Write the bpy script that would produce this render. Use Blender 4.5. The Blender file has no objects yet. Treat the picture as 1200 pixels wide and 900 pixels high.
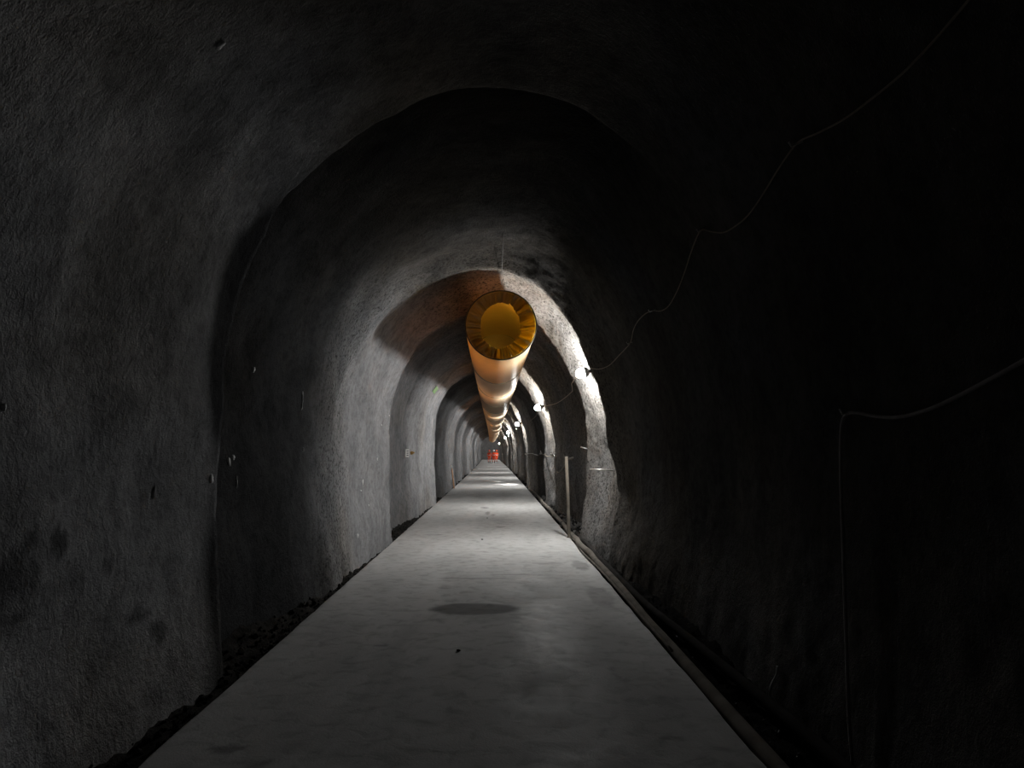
import bpy, bmesh, math, random
import numpy as np
from mathutils import Vector, Matrix, Euler
from mathutils.bvhtree import BVHTree

random.seed(7)
rng = np.random.default_rng(11)
S = bpy.context.scene
C = S.collection
R = math.radians

# ------------------------------------------------------------------ camera
CAM = Vector((0.0, 0.0, 1.6))
PITCH, YAW, FPX = R(5.0), R(-1.18), 900.0
cam_d = bpy.data.cameras.new('camera')
cam_d.sensor_width = 36.0
cam_d.lens = FPX / 1200.0 * 36.0
cam_d.clip_start = 0.05
cam_d.clip_end = 400
cam = bpy.data.objects.new('camera', cam_d)
cam.location = CAM
cam.rotation_euler = Euler((math.pi / 2 + PITCH, 0, YAW), 'XYZ')
C.objects.link(cam)
S.camera = cam
CAM_M = Euler((math.pi / 2 + PITCH, 0, YAW), 'XYZ').to_matrix()

# ------------------------------------------------------------------ world, exposure
w = bpy.data.worlds.new('underground')
S.world = w
w.use_nodes = True
w.node_tree.nodes['Background'].inputs[0].default_value = (0, 0, 0, 1)
w.node_tree.nodes['Background'].inputs[1].default_value = 0.0
S.view_settings.view_transform = 'Standard'
S.view_settings.look = 'None'
S.view_settings.gamma = 1.0
S.view_settings.use_curve_mapping = False
S.view_settings.exposure = 0.0
S.cycles.use_denoising = True
S.cycles.max_bounces = 8
S.cycles.diffuse_bounces = 5
S.cycles.sample_clamp_indirect = 3.0

LAMP_STRENGTH = 1100.0          # radiance of every lamp glass
LAMP_COLOR = (1.0, 0.995, 0.975)

# ------------------------------------------------------------------ helpers
def bend(d):                    # the drive drifts a little to the left far away
    d = np.maximum(d, 0.0)
    return -0.00004 * d * d

def pix_ray(px, py):
    return (CAM_M @ Vector(((px - 600) / FPX, (450 - py) / FPX, -1.0))).normalized()

def at(px, py, d):              # the point d metres down the drive behind a pixel
    r = pix_ray(px, py)
    return CAM + r * (d / r.y)

def tag(o, label=None, cat=None, group=None, kind=None):
    if label: o['label'] = label
    if cat: o['category'] = cat
    if group: o['group'] = group
    if kind: o['kind'] = kind
    return o

def empty(name, loc=(0, 0, 0)):
    o = bpy.data.objects.new(name, None)
    o.empty_display_size = 0.1
    o.location = loc
    C.objects.link(o)
    return o

def link(name, me, mat, parent=None, smooth=True):
    o = bpy.data.objects.new(name, me)
    if mat is not None and not me.materials:
        for m in (mat if isinstance(mat, (list, tuple)) else [mat]):
            me.materials.append(m)
    if smooth:
        me.polygons.foreach_set('use_smooth', [True] * len(me.polygons))
    C.objects.link(o)
    if parent is not None:
        o.parent = parent
        o.matrix_parent_inverse = Matrix.Translation(-Vector(parent.location))
    return o

def bm_obj(name, bm, mat, parent=None, smooth=True):
    me = bpy.data.meshes.new(name)
    bm.normal_update()
    bm.to_mesh(me)
    bm.free()
    return link(name, me, mat, parent, smooth)

def grid_mesh(name, P, closed=False, attrs=None, flip=False):
    """P: rows x cols x 3 array -> quad mesh, fast."""
    n, m, _ = P.shape
    me = bpy.data.meshes.new(name)
    idx = np.arange(n * m).reshape(n, m)
    a, b = idx[:-1, :-1], idx[:-1, 1:]
    c, d = idx[1:, 1:], idx[1:, :-1]
    if closed:
        nx = np.roll(idx, -1, axis=1)
        a, b, c, d = idx[:-1], nx[:-1], nx[1:], idx[1:]
    q = np.stack([a, d, c, b] if flip else [a, b, c, d], -1).reshape(-1, 4)
    me.vertices.add(n * m)
    me.vertices.foreach_set('co', P.reshape(-1).astype(np.float32))
    me.loops.add(len(q) * 4)
    me.loops.foreach_set('vertex_index', q.reshape(-1).astype(np.int32))
    me.polygons.add(len(q))
    me.polygons.foreach_set('loop_start', np.arange(len(q), dtype=np.int32) * 4)
    me.update(calc_edges=True)
    for k, v in (attrs or {}).items():
        at_ = me.attributes.new(k, 'FLOAT', 'POINT')
        at_.data.foreach_set('value', v.reshape(-1).astype(np.float32))
    return me

def frames(pts):
    """parallel-transport frames along a polyline"""
    pts = [Vector(p) for p in pts]
    tang = []
    for i in range(len(pts)):
        a = pts[max(i - 1, 0)]
        b = pts[min(i + 1, len(pts) - 1)]
        tang.append((b - a).normalized())
    n = tang[0].orthogonal().normalized()
    out = []
    for i, t in enumerate(tang):
        n = (n - t * n.dot(t)).normalized()
        out.append((pts[i], t, n, t.cross(n)))
    return out

def tube(bm, pts, r, seg=8, caps=True):
    rings = []
    fr = frames(pts)
    for i, (p, t, n, b) in enumerate(fr):
        rad = r[i] if isinstance(r, (list, tuple)) else r
        rings.append([bm.verts.new(p + (n * math.cos(2 * math.pi * k / seg) + b * math.sin(2 * math.pi * k / seg)) * rad)
                      for k in range(seg)])
    for i in range(len(rings) - 1):
        for k in range(seg):
            k2 = (k + 1) % seg
            bm.faces.new((rings[i][k], rings[i][k2], rings[i + 1][k2], rings[i + 1][k]))
    if caps:
        bm.faces.new(list(reversed(rings[0])))
        bm.faces.new(rings[-1])
    return rings

def spline(pts, n=8):
    """Catmull-Rom through pts"""
    pts = [Vector(p) for p in pts]
    out = []
    for i in range(len(pts) - 1):
        p0 = pts[i - 1] if i else pts[0] * 2 - pts[1]
        p1, p2 = pts[i], pts[i + 1]
        p3 = pts[i + 2] if i + 2 < len(pts) else p2 * 2 - p1
        for k in range(n):
            t = k / n
            out.append(0.5 * ((2 * p1) + (p2 - p0) * t + (2 * p0 - 5 * p1 + 4 * p2 - p3) * t * t
                              + (3 * p1 - p0 - 3 * p2 + p3) * t ** 3))
    out.append(pts[-1])
    return out

def sag(a, b, drop, n=10):
    a, b = Vector(a), Vector(b)
    return [a.lerp(b, i / n) - Vector((0, 0, drop * 4 * (i / n) * (1 - i / n))) for i in range(n + 1)]

def lathe(bm, prof, origin, axis, seg=20):
    """prof: list of (radius, along axis)"""
    ax = Vector(axis).normalized()
    n = ax.orthogonal().normalized()
    b = ax.cross(n)
    o = Vector(origin)
    rings = []
    for r_, h in prof:
        if r_ < 1e-5:
            rings.append([bm.verts.new(o + ax * h)])
        else:
            rings.append([bm.verts.new(o + ax * h + (n * math.cos(2 * math.pi * k / seg) + b * math.sin(2 * math.pi * k / seg)) * r_)
                          for k in range(seg)])
    for A, B in zip(rings, rings[1:]):
        for k in range(seg):
            k2 = (k + 1) % seg
            if len(A) == 1:
                bm.faces.new((A[0], B[k2], B[k]))
            elif len(B) == 1:
                bm.faces.new((A[k], A[k2], B[0]))
            else:
                bm.faces.new((A[k], A[k2], B[k2], B[k]))

def bx(bm, c, s, rot=None, bev=0.0):
    M = Matrix.Translation(Vector(c)) @ (rot.to_4x4() if rot else Matrix.Identity(4)) @ Matrix.Diagonal((*s, 1))
    r = bmesh.ops.create_cube(bm, size=1.0, matrix=M)
    if bev:
        es = list({e for v in r['verts'] for e in v.link_edges})
        bmesh.ops.bevel(bm, geom=es, offset=bev, segments=2, affect='EDGES')

# numpy value noise -------------------------------------------------
def _h(ix, iy, iz, seed):
    h = (ix * 374761393 + iy * 668265263 + iz * 2147483647 + seed * 1274126177) & 0xFFFFFFFF
    h = ((h ^ (h >> 13)) * 1274126177) & 0xFFFFFFFF
    h = ((h ^ (h >> 15)) * 2246822519) & 0xFFFFFFFF
    return ((h ^ (h >> 16)) & 0xFFFFFF) / float(0xFFFFFF) * 2 - 1

def noise3(x, y, z, seed=0):
    x0, y0, z0 = np.floor(x).astype(np.int64), np.floor(y).astype(np.int64), np.floor(z).astype(np.int64)
    fx, fy, fz = x - x0, y - y0, z - z0
    fx, fy, fz = [f * f * f * (f * (f * 6 - 15) + 10) for f in (fx, fy, fz)]
    x0, y0, z0 = x0 + 1000, y0 + 1000, z0 + 1000
    def L(a, b, t): return a + (b - a) * t
    c = [[[_h(x0 + i, y0 + j, z0 + k, seed) for k in (0, 1)] for j in (0, 1)] for i in (0, 1)]
    return L(L(L(c[0][0][0], c[1][0][0], fx), L(c[0][1][0], c[1][1][0], fx), fy),
             L(L(c[0][0][1], c[1][0][1], fx), L(c[0][1][1], c[1][1][1], fx), fy), fz)

def fbm(x, y, z, seed=0, oct=3):
    s, a = 0, 1.0
    for o in range(oct):
        s = s + a * noise3(x * 2 ** o, y * 2 ** o, z * 2 ** o, seed + o * 17)
        a *= 0.5
    return s

# ------------------------------------------------------------------ materials
def mat(name):
    m = bpy.data.materials.new(name)
    m.use_nodes = True
    nt = m.node_tree
    return m, nt, nt.nodes['Principled BSDF']

def nd(nt, typ, **kw):
    n = nt.nodes.new(typ)
    for k, v in kw.items():
        if k == 'inp':
            for i, x in v.items():
                n.inputs[i].default_value = x
        else:
            setattr(n, k, v)
    return n

def noise_n(nt, scale, detail=3, rough=0.55, vec=None, dist=0.0):
    n = nd(nt, 'ShaderNodeTexNoise')
    n.inputs['Scale'].default_value = scale
    n.inputs['Detail'].default_value = detail
    n.inputs['Roughness'].default_value = rough
    n.inputs['Distortion'].default_value = dist
    if vec is not None:
        nt.links.new(vec, n.inputs['Vector'])
    return n

def ramp(nt, src, pts):
    r = nd(nt, 'ShaderNodeValToRGB')
    e = r.color_ramp.elements
    while len(e) > 1: e.remove(e[-1])
    e[0].position, e[0].color = pts[0][0], (*pts[0][1], 1)
    for p, c in pts[1:]:
        k = e.new(p)
        k.color = (*c, 1)
    nt.links.new(src, r.inputs[0])
    return r

def mixc(nt, fac, a, b, blend='MIX'):
    m = nd(nt, 'ShaderNodeMix', data_type='RGBA', blend_type=blend)
    for s, v in ((m.inputs[0], fac), (m.inputs[6], a), (m.inputs[7], b)):
        if hasattr(v, 'is_linked'): nt.links.new(v, s)
        elif isinstance(v, (int, float)): s.default_value = v
        else: s.default_value = (*v, 1)
    return m.outputs[2]

def math_n(nt, op, a, b=0.0):
    m = nd(nt, 'ShaderNodeMath', operation=op)
    for s, v in ((m.inputs[0], a), (m.inputs[1], b)):
        if hasattr(v, 'is_linked'): nt.links.new(v, s)
        else: s.default_value = v
    return m.outputs[0]

def bump_n(nt, h, strength, dist, normal=None):
    b = nd(nt, 'ShaderNodeBump')
    b.inputs['Strength'].default_value = strength
    b.inputs['Distance'].default_value = dist
    nt.links.new(h, b.inputs['Height'])
    if normal is not None: nt.links.new(normal, b.inputs['Normal'])
    return b.outputs[0]

def geo_pos(nt):
    return nd(nt, 'ShaderNodeNewGeometry').outputs['Position']

def make_shotcrete():
    m, nt, b = mat('shotcrete')
    pos = geo_pos(nt)
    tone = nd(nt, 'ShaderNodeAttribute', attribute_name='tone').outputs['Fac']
    warm = nd(nt, 'ShaderNodeAttribute', attribute_name='warm').outputs['Fac']
    wet = nd(nt, 'ShaderNodeAttribute', attribute_name='pore').outputs['Fac']
    big = noise_n(nt, 1.3, 4, 0.6, pos, 0.6)
    mid = noise_n(nt, 9.0, 4, 0.6, pos, 0.3)
    fine = noise_n(nt, 95.0, 2, 0.6, pos)
    pit = noise_n(nt, 24.0, 4, 0.65, pos)
    c1 = ramp(nt, big.outputs[0], [(0.30, (0.27, 0.275, 0.285)), (0.52, (0.36, 0.365, 0.375)), (0.75, (0.42, 0.42, 0.425))])
    c2 = ramp(nt, mid.outputs[0], [(0.30, (0.70, 0.70, 0.70)), (0.55, (1.0, 1.0, 1.0)), (0.8, (1.08, 1.08, 1.08))])
    col = mixc(nt, 1.0, c1.outputs[0], c2.outputs[0], 'MULTIPLY')
    pits = ramp(nt, pit.outputs[0], [(0.36, (0.22, 0.22, 0.21)), (0.50, (1, 1, 1))])
    col = mixc(nt, wet, col, pits.outputs[0], 'MULTIPLY')
    brown = mixc(nt, 1.0, col, (0.86, 0.70, 0.50), 'MULTIPLY')
    col = mixc(nt, warm, col, brown)
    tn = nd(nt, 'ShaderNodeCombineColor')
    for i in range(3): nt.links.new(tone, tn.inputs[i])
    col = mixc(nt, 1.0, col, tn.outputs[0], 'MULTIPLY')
    nt.links.new(col, b.inputs['Base Color'])
    b.inputs['Roughness'].default_value = 0.9
    b.inputs['Specular IOR Level'].default_value = 0.0
    h = math_n(nt, 'ADD', math_n(nt, 'MULTIPLY', pit.outputs[0], 1.0), math_n(nt, 'MULTIPLY', fine.outputs[0], 0.45))
    nt.links.new(bump_n(nt, h, 0.8, 0.03), b.inputs['Normal'])
    return m

def make_concrete_floor():
    m, nt, b = mat('slab_concrete')
    pos = geo_pos(nt)
    mp = nd(nt, 'ShaderNodeMapping')
    mp.inputs['Scale'].default_value = (1.0, 0.35, 1.0)
    nt.links.new(pos, mp.inputs[0])
    big = noise_n(nt, 0.9, 5, 0.62, mp.outputs[0], 0.8)
    mid = noise_n(nt, 6.0, 4, 0.6, pos, 0.5)
    fine = noise_n(nt, 70.0, 3, 0.6, pos)
    c1 = ramp(nt, big.outputs[0], [(0.30, (0.40, 0.40, 0.395)), (0.50, (0.50, 0.50, 0.495)), (0.72, (0.56, 0.56, 0.555))])
    c2 = ramp(nt, mid.outputs[0], [(0.28, (0.72, 0.72, 0.71)), (0.5, (1, 1, 1)), (0.8, (1.06, 1.06, 1.06))])
    col = mixc(nt, 1.0, c1.outputs[0], c2.outputs[0], 'MULTIPLY')
    tone = nd(nt, 'ShaderNodeAttribute', attribute_name='tone').outputs['Fac']
    wet = nd(nt, 'ShaderNodeAttribute', attribute_name='wet').outputs['Fac']
    tn = nd(nt, 'ShaderNodeCombineColor')
    for i in range(3): nt.links.new(tone, tn.inputs[i])
    col = mixc(nt, 1.0, col, tn.outputs[0], 'MULTIPLY')
    # scattered dark scuffs and crumbs trodden into the slab
    sp = noise_n(nt, 5.0, 5, 0.7, pos, 1.5)
    scuff = ramp(nt, sp.outputs[0], [(0.24, (0.35, 0.34, 0.33)), (0.31, (1, 1, 1))])
    col = mixc(nt, 0.7, col, scuff.outputs[0], 'MULTIPLY')
    nt.links.new(col, b.inputs['Base Color'])
    ro = nd(nt, 'ShaderNodeMapRange')
    ro.inputs[3].default_value, ro.inputs[4].default_value = 0.78, 0.30
    nt.links.new(wet, ro.inputs[0])
    nt.links.new(ro.outputs[0], b.inputs['Roughness'])
    sp_ = nd(nt, 'ShaderNodeMapRange')
    sp_.inputs[3].default_value, sp_.inputs[4].default_value = 0.0, 0.7
    nt.links.new(wet, sp_.inputs[0])
    nt.links.new(sp_.outputs[0], b.inputs['Specular IOR Level'])
    h = math_n(nt, 'ADD', math_n(nt, 'MULTIPLY', mid.outputs[0], 0.8), math_n(nt, 'MULTIPLY', fine.outputs[0], 0.3))
    nt.links.new(bump_n(nt, h, 0.35, 0.02), b.inputs['Normal'])
    return m

def make_dirt(name, c0, c1, rough):
    m, nt, b = mat(name)
    pos = geo_pos(nt)
    n1 = noise_n(nt, 7.0, 5, 0.65, pos, 0.4)
    r_ = ramp(nt, n1.outputs[0], [(0.3, c0), (0.7, c1)])
    nt.links.new(r_.outputs[0], b.inputs['Base Color'])
    b.inputs['Roughness'].default_value = rough
    b.inputs['Specular IOR Level'].default_value = 0.0 if rough > .8 else (0.5 if rough < .3 else .0)
    n2 = noise_n(nt, 40.0, 4, 0.7, pos)
    nt.links.new(bump_n(nt, n2.outputs[0], 0.9, 0.03), b.inputs['Normal'])
    return m

def make_plain(name, col, rough=0.6, metal=0.0, var=0.15, scale=12.0, spec=0.4):
    m, nt, b = mat(name)
    pos = nd(nt, 'ShaderNodeTexCoord').outputs['Object']
    n1 = noise_n(nt, scale, 3, 0.6, pos)
    lo = tuple(x * (1 - var) for x in col)
    hi = tuple(min(1, x * (1 + var)) for x in col)
    r_ = ramp(nt, n1.outputs[0], [(0.3, lo), (0.7, hi)])
    nt.links.new(r_.outputs[0], b.inputs['Base Color'])
    b.inputs['Roughness'].default_value = rough
    b.inputs['Metallic'].default_value = metal
    b.inputs['Specular IOR Level'].default_value = spec
    return m

def make_fabric(name, dif, trans, fac, scale=5.0):
    m, nt, b = mat(name)
    nt.nodes.remove(b)
    out = nt.nodes['Material Output']
    pos = nd(nt, 'ShaderNodeTexCoord').outputs['Object']
    n1 = noise_n(nt, scale, 4, 0.6, pos, 0.4)
    c = ramp(nt, n1.outputs[0], [(0.3, tuple(x * 0.82 for x in dif)), (0.7, dif)])
    d = nd(nt, 'ShaderNodeBsdfDiffuse')
    nt.links.new(c.outputs[0], d.inputs[0])
    t = nd(nt, 'ShaderNodeBsdfTranslucent')
    t.inputs[0].default_value = (*trans, 1)
    g = nd(nt, 'ShaderNodeBsdfGlossy')
    g.inputs['Color'].default_value = (1, 1, 1, 1)
    g.inputs['Roughness'].default_value = 0.38
    mx = nd(nt, 'ShaderNodeMixShader')
    mx.inputs[0].default_value = fac
    nt.links.new(d.outputs[0], mx.inputs[1]); nt.links.new(t.outputs[0], mx.inputs[2])
    m2 = nd(nt, 'ShaderNodeMixShader')
    m2.inputs[0].default_value = 0.05
    nt.links.new(mx.outputs[0], m2.inputs[1]); nt.links.new(g.outputs[0], m2.inputs[2])
    nt.links.new(m2.outputs[0], out.inputs[0])
    n2 = noise_n(nt, 6.0, 3, 0.5, pos, 0.8)
    bp = bump_n(nt, n2.outputs[0], 0.25, 0.05)
    for s in (d, t, g): nt.links.new(bp, s.inputs['Normal'])
    return m

M = {}
M['shotcrete'] = make_shotcrete()
M['slab'] = make_concrete_floor()
M['dirt'] = make_dirt('gutter_dirt', (0.020, 0.019, 0.018), (0.055, 0.052, 0.048), 0.9)
M['wet_dirt'] = make_dirt('wet_gutter_dirt', (0.006, 0.006, 0.006), (0.020, 0.019, 0.018), 0.55)
M['stone_dry'] = make_dirt('dry_gravel', (0.018, 0.017, 0.016), (0.055, 0.053, 0.05), 0.95)
M['stone_wet'] = make_dirt('wet_gravel', (0.012, 0.012, 0.012), (0.035, 0.035, 0.035), 0.18)
M['duct'] = make_fabric('duct_fabric', (0.74, 0.62, 0.43), (1.0, 0.54, 0.07), 0.47)
M['duct_mouth'] = make_fabric('duct_mouth_fabric', (0.76, 0.60, 0.36), (1.0, 0.54, 0.04), 0.64)
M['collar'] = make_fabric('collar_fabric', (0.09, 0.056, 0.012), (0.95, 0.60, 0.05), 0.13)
M['hoop'] = make_plain('hoop_steel', (0.05, 0.04, 0.03), 0.5, 0.6)
M['seam'] = make_plain('seam_band', (0.40, 0.30, 0.18), 0.8, 0, .15, 12, 0.0)
M['wire'] = make_plain('steel_wire', (0.10, 0.095, 0.09), 0.6, 0.2)
M['cable_pale'] = make_plain('pale_cable', (0.34, 0.29, 0.24), 0.8, 0, .15, 12, 0.0)
M['cable_grey'] = make_plain('grey_cable', (0.30, 0.28, 0.28), 0.8, 0, .15, 12, 0.0)
M['hose'] = make_plain('rubber_hose', (0.17, 0.155, 0.138), 0.7, 0, 0.25, 4, .0)
M['hose_dark'] = make_plain('dark_hose', (0.035, 0.033, 0.032), 0.6, 0, 0.25, 4, .0)
M['pipe'] = make_plain('dusty_pipe', (0.13, 0.115, 0.095), 0.7, 0, 0.2, 6, .05)
M['metal'] = make_plain('galvanised_metal', (0.55, 0.54, 0.52), 0.35, 0.8)
M['housing'] = make_plain('lamp_housing', (0.10, 0.09, 0.085), 0.6)
M['mortar'] = make_plain('mortar_splash', (0.62, 0.62, 0.62), 0.9, 0, 0.1, 30)
M['white_tag'] = make_plain('white_tag', (0.75, 0.75, 0.74), 0.6, 0, 0.04)
M['black_print'] = make_plain('black_print', (0.04, 0.04, 0.045), 0.7)
M['green_tag'] = make_plain('green_tag', (0.22, 0.40, 0.14), 0.6, 0, 0.1)
M['ochre'] = make_plain('ochre_plastic', (0.35, 0.21, 0.06), 0.6)
M['stake'] = make_plain('orange_stake', (0.75, 0.42, 0.24), 0.7)
M['orange'] = make_plain('orange_workwear', (0.85, 0.085, 0.022), 0.8, 0, 0.12, 8)
M['band'] = make_plain('reflective_band', (0.75, 0.76, 0.74), 0.4)
M['skin'] = make_plain('skin', (0.55, 0.33, 0.24), 0.6, 0, 0.05)
M['boot'] = make_plain('rubber_boot', (0.02, 0.02, 0.02), 0.5)
M['helmet'] = make_plain('white_helmet', (0.80, 0.80, 0.78), 0.35, 0, 0.03)
M['dark'] = make_plain('dark_feature', (0.05, 0.03, 0.03), 0.6)
mg, ntg, bg = mat('lamp_glass')
bg.inputs['Base Color'].default_value = (0.9, 0.9, 0.88, 1)
bg.inputs['Emission Color'].default_value = (*LAMP_COLOR, 1)
bg.inputs['Emission Strength'].default_value = LAMP_STRENGTH
M['glass'] = mg

# ------------------------------------------------------------------ the drive: walls, ceiling
D0, D1 = -14.0, 146.0
prof = [(-2.24, -.42), (-2.26, -.1), (-2.28, .5), (-2.31, 1.1), (-2.32, 1.7), (-2.29, 2.3), (-2.22, 2.75), (-2.07, 3.2),
        (-1.80, 3.70), (-1.42, 4.15), (-.93, 4.50), (-.36, 4.70), (.16, 4.73), (.68, 4.57), (1.13, 4.22), (1.49, 3.76),
        (1.78, 3.2), (1.97, 2.6), (2.08, 2.0), (2.11, 1.4), (2.09, .8), (2.03, .4), (1.98, .05), (1.93, -.42)]
ps = np.array([(p.x, p.y) for p in spline([(x, z, 0) for x, z in prof], 24)])
seg = np.r_[0, np.cumsum(np.hypot(*np.diff(ps, axis=0).T))]
NC = 250
uu = np.linspace(0, seg[-1], NC)
PX, PZ = np.interp(uu, seg, ps[:, 0]), np.interp(uu, seg, ps[:, 1])
tx, tz = np.gradient(PX), np.gradient(PZ)
ln = np.hypot(tx, tz)
NX, NZ = tz / ln, -tx / ln              # inward normals (left base -> crown -> right base)

left_pts = [(-14, .05), (-6, .0), (0, -.06), (3, -.10), (4.4, -.08), (5.6, .04), (6.25, .09), (6.45, -.30), (7.6, -.22), (9.2, .0), (10.0, .07), (11.3, .04), (12.2, .06),
            (13.2, .14), (14.7, .27), (14.85, -.06), (16.8, .0), (18.8, .04), (19.4, .16), (21.4, .27), (21.55, .23), (24.0, .42),
            (24.2, .0), (27.5, .08), (28.6, .30), (30.2, .36), (30.4, .22), (33, .36), (33.2, .02)]
right_pts = [(-14, 0), (-6, 0), (0, .0), (5.5, .02), (7.2, -.05), (8.5, .0), (10.3, .10), (11.2, .22), (11.9, .36), (12.1, .32), (12.4, .14), (13.4, .13), (13.7, .24), (14.4, .42), (14.55, .20),
             (17, .26), (19.5, .36), (20.8, .54), (21.0, .50), (21.3, .38), (22.4, .40), (22.8, .50), (23.6, .60), (23.8, .26), (27, .34), (30.4, .45), (31.2, .62), (33.0, .70), (33.2, .3)]
crown_pts = [(-14, 0), (-6, 0), (0, 0), (6.3, .06), (6.6, -.16), (8.4, -.06), (9.7, .02), (10.3, .10), (11.2, .16), (11.9, .30), (12.1, .28), (12.4, .11), (13.2, .12), (14.4, .42),
             (14.6, .22), (18, .26), (20, .38), (20.8, .52), (21.3, .42), (22.2, .50), (23.7, .60), (23.9, .24), (28, .34), (30.2, .46), (33, .62), (33.2, .22)]
dd = 33.2
r2 = random.Random(5)
while dd < D1 - 6:
    L = r2.uniform(1.9, 3.8)
    amp = r2.uniform(.24, .44)
    for lst, base in ((left_pts, .03), (right_pts, .26), (crown_pts, .2)):
        k = amp * r2.uniform(.7, 1.2)
        j = r2.uniform(-.4, .4)
        lst.append((dd + L * .62 + j, base + k * r2.uniform(.2, .4)))
        lst.append((dd + L - .2, base + k))
        lst.append((dd + L, base))
    dd += L
for lst in (left_pts, right_pts, crown_pts):
    lst.sort()

rows = np.r_[np.arange(D0, 0, 0.2), np.arange(0, 31, 0.055), np.arange(31, 62, 0.14), np.arange(62, D1 + .01, 0.3)]
DD, UU = np.meshgrid(rows, np.linspace(0, 1, NC), indexing='ij')
X0, Z0 = np.broadcast_to(PX, DD.shape), np.broadcast_to(PZ, DD.shape)
IX, IZ = np.broadcast_to(NX, DD.shape), np.broadcast_to(NZ, DD.shape)

# edges of every round wander a little around the profile
wob = 0.16 * noise3(UU * 9, DD * 0.25, DD * 0, 3) + 0.06 * noise3(UU * 30, DD * .4, DD * 0, 4)
Dw = DD + wob
def ip(lst): return np.interp(Dw, [p[0] for p in lst], [p[1] for p in lst])
def sm(e0, e1, x):
    t = np.clip((x - e0) / (e1 - e0), 0, 1)
    return t * t * (3 - 2 * t)
wL = 1 - sm(.30, .46, UU)
wR = sm(.54, .72, UU)
wC = 1 - wL - wR
inset = ip(left_pts) * wL + ip(right_pts) * wR + ip(crown_pts) * wC
# sprayed toe at the foot of the right wall and a smaller one on the left
toeR = np.exp(-((DD - 13.2) / 1.0) ** 2) + .15 * np.exp(-((DD - 22.3) / 1.3) ** 2) + .1 * np.exp(-((DD - 31.5) / 1.5) ** 2)
inset = inset - .14 * np.exp(-((DD - 11.9) / .7) ** 2) * sm(.82, .90, UU)
inset = inset - .15 * sm(.88, .97, UU) * sm(14.4, 15.5, DD)
inset = inset + 0.15 * toeR * sm(.885, .99, UU)
inset = inset + 0.03 * (1 - sm(.0, .07, UU)) * (1 + .6 * noise3(DD * 1.1, DD * 0, DD * 0, 9))
bx_, bz_ = X0, Z0
calm = 1 - .55 * sm(.5, .62, UU) * (1 - sm(9, 11.5, DD))
inset = inset + 0.055 * calm * noise3(bx_ * .9, DD * .7, bz_ * .9, 21) + 0.024 * calm ** 2 * noise3(bx_ * 2.2, DD * 2.0, bz_ * 2.2, 22)
rough = 0.45 + 0.6 * sm(.45, .6, UU) * sm(9, 11.5, DD)
inset = inset + rough * (0.014 * noise3(bx_ * 5.5, DD * 5.5, bz_ * 5.5, 23) + 0.009 * fbm(bx_ * 11, DD * 11, bz_ * 11, 24, 2))
XX = X0 + IX * inset + bend(DD)
ZZ = Z0 + IZ * inset
WALL = np.stack([XX, DD, ZZ], -1)

# tone: sprayed concrete colour round by round, with shade and lamp dimming painted in
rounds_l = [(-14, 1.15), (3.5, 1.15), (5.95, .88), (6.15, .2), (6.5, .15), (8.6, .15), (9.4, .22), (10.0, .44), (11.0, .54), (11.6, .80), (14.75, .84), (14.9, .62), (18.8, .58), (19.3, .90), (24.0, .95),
            (24.2, .42), (28.0, .45), (28.6, .95), (33, .95), (33.2, .55), (40, .65), (42, .9), (60, .75), (150, .75)]  # drops early at the near step, painting out its bright rim
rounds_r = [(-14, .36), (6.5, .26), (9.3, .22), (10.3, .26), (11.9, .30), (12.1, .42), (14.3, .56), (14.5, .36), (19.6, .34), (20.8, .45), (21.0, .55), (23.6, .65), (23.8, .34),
            (30, .4), (31, 1.0), (33, 1.0), (33.3, .5), (60, .7), (150, .7)]  # darker colour around the nearest lamps holds back their glare
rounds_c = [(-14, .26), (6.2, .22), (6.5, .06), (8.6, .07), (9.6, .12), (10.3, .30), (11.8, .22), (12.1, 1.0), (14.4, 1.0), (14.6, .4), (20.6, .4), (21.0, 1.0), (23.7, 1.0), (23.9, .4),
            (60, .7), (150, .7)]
rounds_h = [(-14, .26), (6.2, .26), (6.5, .06), (8.6, .07), (9.6, .12), (10.3, .24), (11.8, .26), (12.1, .24), (14.4, .24), (60, .3), (150, .4)]  # left of the crown: duct shadow deepened in the wall colour
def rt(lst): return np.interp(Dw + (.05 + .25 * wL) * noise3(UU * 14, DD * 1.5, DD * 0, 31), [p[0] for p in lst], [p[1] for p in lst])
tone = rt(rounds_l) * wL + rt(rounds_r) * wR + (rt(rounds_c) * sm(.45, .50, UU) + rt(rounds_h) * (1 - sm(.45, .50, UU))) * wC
tone = tone * (1 + .12 * fbm(XX * 1.5, DD * 1.5, ZZ * .7, 41, 3))
tone = tone * (1 + .10 * fbm(XX * 6, DD * 6, ZZ * .8, 44, 2))           # runs down the wall
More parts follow.
